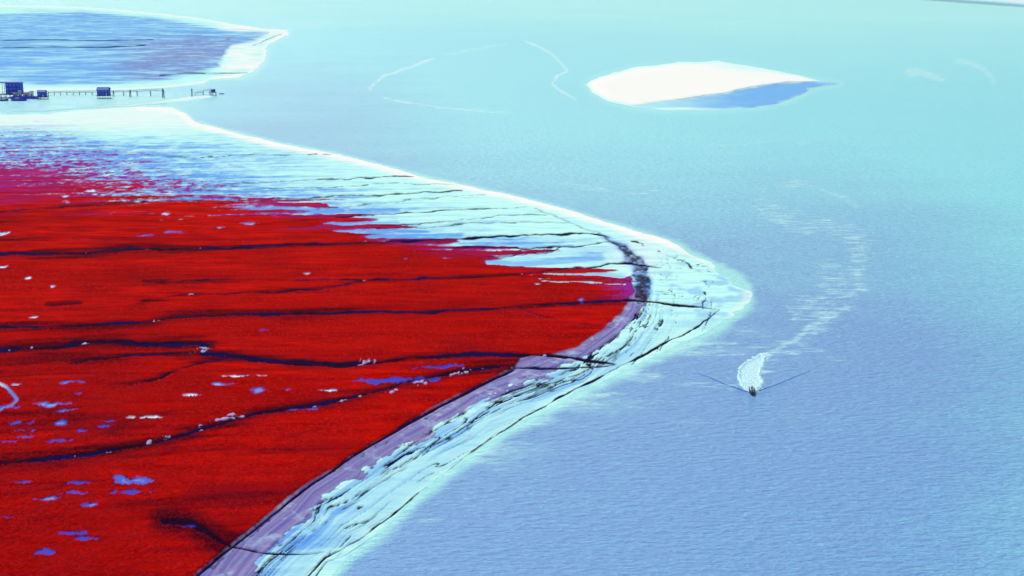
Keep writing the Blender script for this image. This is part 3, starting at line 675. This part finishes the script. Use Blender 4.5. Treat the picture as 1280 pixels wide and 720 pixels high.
# free-standing mooring posts
for j, (a_, b_, hh, rr, lb) in enumerate([(142, 120.5, 5.2, .35, 'squat paired mooring post just right of the small two storey house'), (163, 121, 6.4, .4, 'dark mooring post at the left foot of the raised jetty'), (204, 122, 8.2, .4, 'tall dark mooring post at the right end of the raised jetty'),
                               (240, 120.5, 7.2, .3, 'slim mooring post standing alone left of the sloping gangway'), (60, 123, 6.0, .25, 'thin post leaning beside the low blue hut')]):
    r = empty('mooring_post', place(a_, b_)); tag(r, lb, 'post', 'mooring posts along the channel')
    MB().tube((-.8, 0, -1.2), (-.1 + (.9 if j == 4 else 0), 0, hh), rr).build('pile', POST, r); MB().tube((.8, 0, -1.2), (.3, 0, hh * .93), rr * .8).build('brace_pile', POST, r)
    MB().box((.1, 0, hh * .8), (1.5, .5, .4)).build('cap_beam', POST, r)
# outermost fishing platform
r = empty('fishing_platform', place(266, 119)); tag(r, 'small outermost fishing platform with a lean-to at the channel mouth', 'platform')
MB().box((0, 0, 2.8), (6.5, 5, .25)).build('deck', POST, r)
for sx in (-2.8, 0, 2.8):
    for sy in (-2, 2): MB().tube((sx * 1.05, sy, -1), (sx, sy, 2.7), .18).build('pile', POST, r)
MB().box((.8, 0, 4.1), (3.0, 3, 2.3)).build('hut_wall', BLUE, r); MB().box((.8, 0, 5.45), (3.8, 3.8, .2)).build('hut_roof', NAVY, r)
MB().tube((-2.6, 0, 2.8), (-3.4, 0, 6.6), .1).build('net_pole', POST, r)

# ------------------------------------------------------------------ boats
def hull_mesh(L, W, D, sheer=.45, n=15, inner=.82):
    """double-ended open hull: bow toward -Y"""
    v = []; f = []; prof = [(-1, 1.0), (-.93, .55), (-.65, .15), (0, 0), (.65, .15), (.93, .55), (1, 1.0)]
    pin = [(.90, 1.0), (.80, .6), (.5, .32), (0, .25), (-.5, .32), (-.80, .6), (-.90, 1.0)]
    ring = len(prof) + len(pin)
    for i in range(n):
        t = i / (n - 1); s_ = t * 2 - 1                     # -1 bow, 1 stern
        wv = (1 - abs(min(s_, 0)) ** 2.4) * (1 - .35 * max(s_, 0) ** 3); wv = max(wv, .04)
        dz = sheer * (max(-s_, 0) ** 2.2) * 1.3 + sheer * .3 * max(s_, 0) ** 2
        for x_, z_ in prof: v.append((x_ * W / 2 * wv, s_ * L / 2, z_ * D + dz * z_ + dz * .35 - .2))
        for x_, z_ in pin: v.append((x_ * W / 2 * wv, s_ * L / 2 * .97, z_ * D + dz * z_ + dz * .35 - .2 + (.06 if z_ < 1 else .0)))
    for i in range(n - 1):
        for k in range(ring): a_ = i * ring; f.append((a_ + k, a_ + (k + 1) % ring, a_ + ring + (k + 1) % ring, a_ + ring + k))
    f.append(tuple(range(ring))[::-1]); f.append(tuple((n - 1) * ring + k for k in range(ring)))
    m = MB(); m.v = v; m.f = f; return m
def boat(loc, rz, L, W, D, label, mat, group=None, cabin=None, motor=True):
    r = empty('fishing_boat', loc, rz); tag(r, label, 'boat', group)
    hull_mesh(L, W, D).build('hull', mat, r, smooth=True)
    for k in (-.25, .1, .4): MB().box((0, k * L * .5, D * .62), (W * .84, .28, .06)).build('thwart', WHITE if cabin else HULLM, r)
    if cabin:
        c = MB().box((0, L * .12, D * .5 + 1.0), (W * .7, L * .25, 1.9)).build('cabin', cabin, r, bevel=.04)
        MB().box((0, L * .12, D * .5 + 2.02), (W * .8, L * .3, .12)).build('cabin_roof', NAVY, c)
        MB().box((0, L * .12 - L * .125 - .02, D * .5 + 1.3), (W * .5, .05, .6)).build('cabin_window', GLASS, c)
    if motor:
        m_ = MB().box((0, L / 2 + .05, D * .8), (.34, .45, .48), top=.8).build('outboard_motor', HULLM, r, bevel=.05)
        MB().tube((0, L / 2 + .1, D * .7), (0, L / 2 + .25, -.5), .07).build('motor_leg', HULLM, m_); MB().tube((0, L / 2 - .1, D * .95), (0, L / 2 - .9, D * 1.1), .03).build('tiller', HULLM, m_)
    return r
BP = gp(940, 491)
heading = math.radians(-8)
boat((BP.x, BP.y, 0.02), heading, 6.6, 1.9, .85, 'small dark motor boat speeding over open water ahead of its white wake', HULLM)
# the steersman, seated low at the tiller: one skinned body
def person(loc, rz):
    r = empty('person', loc, rz); tag(r, 'person in dark clothes steering the small speeding motor boat', 'person')
    J = [(0,0,.50),(0,.02,.78),(0,.03,1.02),(0,0,1.18),(0,-.02,1.34),(.11,-.05,.48),(.16,-.48,.52),(.15,-.52,.08),(.15,-.66,.04),(-.11,-.05,.48),(-.16,-.48,.52),(-.15,-.52,.08),(-.15,-.66,.04),
         (.20,.02,1.00),(.30,.10,.76),(.20,.30,.70),(-.20,.02,1.00),(-.29,-.10,.76),(-.18,-.34,.62)]
    R = [.15,.14,.16,.055,.10,.10,.075,.05,.05,.10,.075,.05,.05,.07,.05,.038,.07,.05,.038]
    E = [(0,1),(1,2),(2,3),(3,4),(0,5),(5,6),(6,7),(7,8),(0,9),(9,10),(10,11),(11,12),(2,13),(13,14),(14,15),(2,16),(16,17),(17,18)]
    b0 = len(J)
    for hb, sg, d in ((15, 1, (.0, 1)), (18, -1, (0, -1))):          # palm, four fingers and thumb
        bx, by, bz = J[hb]; J.append((bx, by + .07 * d[1], bz - .01)); R.append(.03); E.append((hb, len(J) - 1)); pk = len(J) - 1
        for q_ in range(4):
            J.append((bx + (q_ - 1.5) * .022, by + (.135 + .01 * (q_ in (1, 2))) * d[1], bz - .03)); R.append(.009); E.append((pk, len(J) - 1))
            J.append((bx + (q_ - 1.5) * .022, by + .145 * d[1], bz - .07)); R.append(.008); E.append((len(J) - 2, len(J) - 1))
        J.append((bx - sg * .05, by + .09 * d[1], bz - .02)); R.append(.010); E.append((hb, len(J) - 1))
    me = bpy.data.meshes.new('body'); me.from_pydata(J, E, []); o = bpy.data.objects.new('body', me); COL.objects.link(o); o.parent = r
    sk = o.modifiers.new('skin', 'SKIN'); lay = me.skin_vertices[0] if me.skin_vertices else None
    if lay is None:
        bm_ = None
        import bmesh
        bm_ = bmesh.new(); bm_.from_mesh(me); bm_.verts.layers.skin.verify(); bm_.to_mesh(me); bm_.free(); lay = me.skin_vertices[0]
    for k, rr in enumerate(R): lay.data[k].radius = (rr, rr)
    lay.data[0].use_root = True
    sb = o.modifiers.new('sub', 'SUBSURF'); sb.levels = 1; sb.render_levels = 1
    me.materials.append(CLOTH)
    hm = MB().tube((0, -.02, 1.30), (0, -.03, 1.50), .10, .085, 10).build('head', SKIN, r, smooth=True)
    for sx in (-.035, .035): MB().box((sx, -.125, 1.42), (.02, .012, .012)).build('eye', HULLM, hm)
    MB().box((0, -.13, 1.39), (.025, .04, .05), top=.5).build('nose', SKIN, hm); MB().box((0, -.122, 1.345), (.045, .01, .01)).build('mouth', PINK, hm)
    for sx in (-.1, .1): MB().box((sx, -.02, 1.40), (.02, .035, .06)).build('ear', SKIN, hm)
    MB().tube((0, -.02, 1.45), (0, -.02, 1.56), .12, .07, 10).build('hat', CLOTH, r, smooth=True)
    return r
cr, sr = math.cos(heading), math.sin(heading)
person((BP.x - 1.75 * sr, BP.y + 1.75 * cr, .28), heading)
# wake, bow waves and spray
def foam_mat():
    m, nt, b = new_mat('white_foam')
    n = tex_noise(nt, 1.6, 5); c = mix(nt, maprange(nt, n, .3, .7), (.26, .62, .70), (.74, .94, .90))
    nt.links.new(c, b.inputs['Base Color']); b.inputs['Roughness'].default_value = .7; bump(nt, n, .8, .4, b); return m
FOAM = foam_mat()
ring = [(938,490),(944,491),(953,486),(957,478),(951,470),(953,458),(958,450),(966,444),(960,441),(950,443),(940,448),(930,453),(923,462),(922,472),(925,481),(931,487)]
p, q, xx, yy, fq = patch(915, 972, 918, 970, 436, 494, .6, .6)
n_ = fbm(xx / 1.1, yy / 1.6, 701, 4, .6); s = sdf(p + n_ * 2.2, q + n_ * 2.2, ring)
edge = np.exp(-((s - 1.8) / 1.6) ** 2); core = sstep(470, 488, q)
zf = -.12 + sstep(-1.2, 1.2, s) * .16 + edge * .30 * (1 + n_) + core * sstep(0, 3, s) * .35 * (1 + n_ * 1.5) + .08 * n_
hole = fbm(xx / 1.4, yy / 2.4, 705, 3) - .20 * sstep(470, 445, q)
zf = np.where(s > 1, np.maximum(zf, .03), zf)
sel = s[fq].mean(1) > -1
tag(sub_mesh('boat_wake_foam', np.stack([xx, yy, zf], 1), fq, sel, FOAM, {}), 'churned white wake foam directly behind the small dark boat', 'foam', kind='stuff')
DARK_FACE = plain('dark_wave_face', (.06, .15, .42), .8, .1); DARK_FACE.node_tree.nodes['Principled BSDF'].inputs['Specular IOR Level'].default_value = .05  # weaker sky reflection on the wave face painted as a dark colour
def ridge(name, pts, h0, wd, label):
    m = MB(); n = 40; P3 = []
    a = [gp(*t) for t in pts]; seg = [(a[i + 1] - a[i]).length for i in range(len(a) - 1)]; tot = sum(seg)
    for i in range(n):
        t = i / (n - 1) * tot; k = 0
        while k < len(seg) - 1 and t > seg[k]: t -= seg[k]; k += 1
        c = a[k].lerp(a[k + 1], min(1, t / seg[k])); d = (a[k + 1] - a[k]).normalized(); nn = Vector((-d.y, d.x, 0))
        f_ = (1 - i / n) * (.45 + 1.0 * random.random()); w_ = wd * (.6 + .6 * i / n)
        for o_, hh in ((-w_, -.05), (-w_ * .3, h0 * f_ * .6), (0, h0 * f_), (w_ * .4, h0 * f_ * .5), (w_, -.05)): P3.append(tuple(c + nn * (o_ + random.uniform(-.05, .05)) + Vector((0, 0, hh))))
    m.v = P3
    for i in range(n - 1):
        for k in range(4): m.f.append((i * 5 + k, i * 5 + k + 1, i * 5 + 5 + k + 1, i * 5 + 5 + k))
    o = m.build(name, DARK_FACE, smooth=True); tag(o, label, 'wave'); return o
ridge('bow_wave', [(937,491),(925,487),(905,480),(885,471),(872,467)], .28, .42, 'thin dark bow wave trailing left from the small boat')
ridge('bow_wave', [(947,489),(970,481),(992,472),(1014,463)], .18, .36, 'fainter dark bow wave trailing right from the small boat')
# moored boats in the channel
boat(place(277, 117.5), .9, 6, 2.2, .9, 'small white boat moored beside the outermost fishing platform', WHITE, 'boats moored in the channel', None, True)
boat(place(24, 126), 1.5, 14, 3.6, 1.6, 'long blue work boat with a pink cabin moored in front of the platform', BLUE, 'boats moored in the channel', PINK, False)
boat(place(2, 126), 1.62, 12, 3.2, 1.4, 'blue work boat with a white cabin moored below the large stilt house', BLUE, 'boats moored in the channel', WHITE, False)

# ------------------------------------------------------------------ sea haze
HZ = 0.00002
bx_ = MB().box((0, 30000, 68), (130000, 62000, 140)); hz = bx_.build('haze', bpy.data.materials.new('sea_haze')); tag(hz, 'thin pale blue sea haze over the whole coast', 'haze', kind='stuff')
hm_ = hz.data.materials[0]; hm_.use_nodes = True; hn = hm_.node_tree; hn.nodes.clear()
out = hn.nodes.new('ShaderNodeOutputMaterial'); pv = hn.nodes.new('ShaderNodeVolumePrincipled')
pv.inputs['Color'].default_value = (.45, 1.0, .95, 1); pv.inputs['Density'].default_value = HZ; pv.inputs['Anisotropy'].default_value = .2
hn.links.new(pv.outputs[0], out.inputs['Volume'])
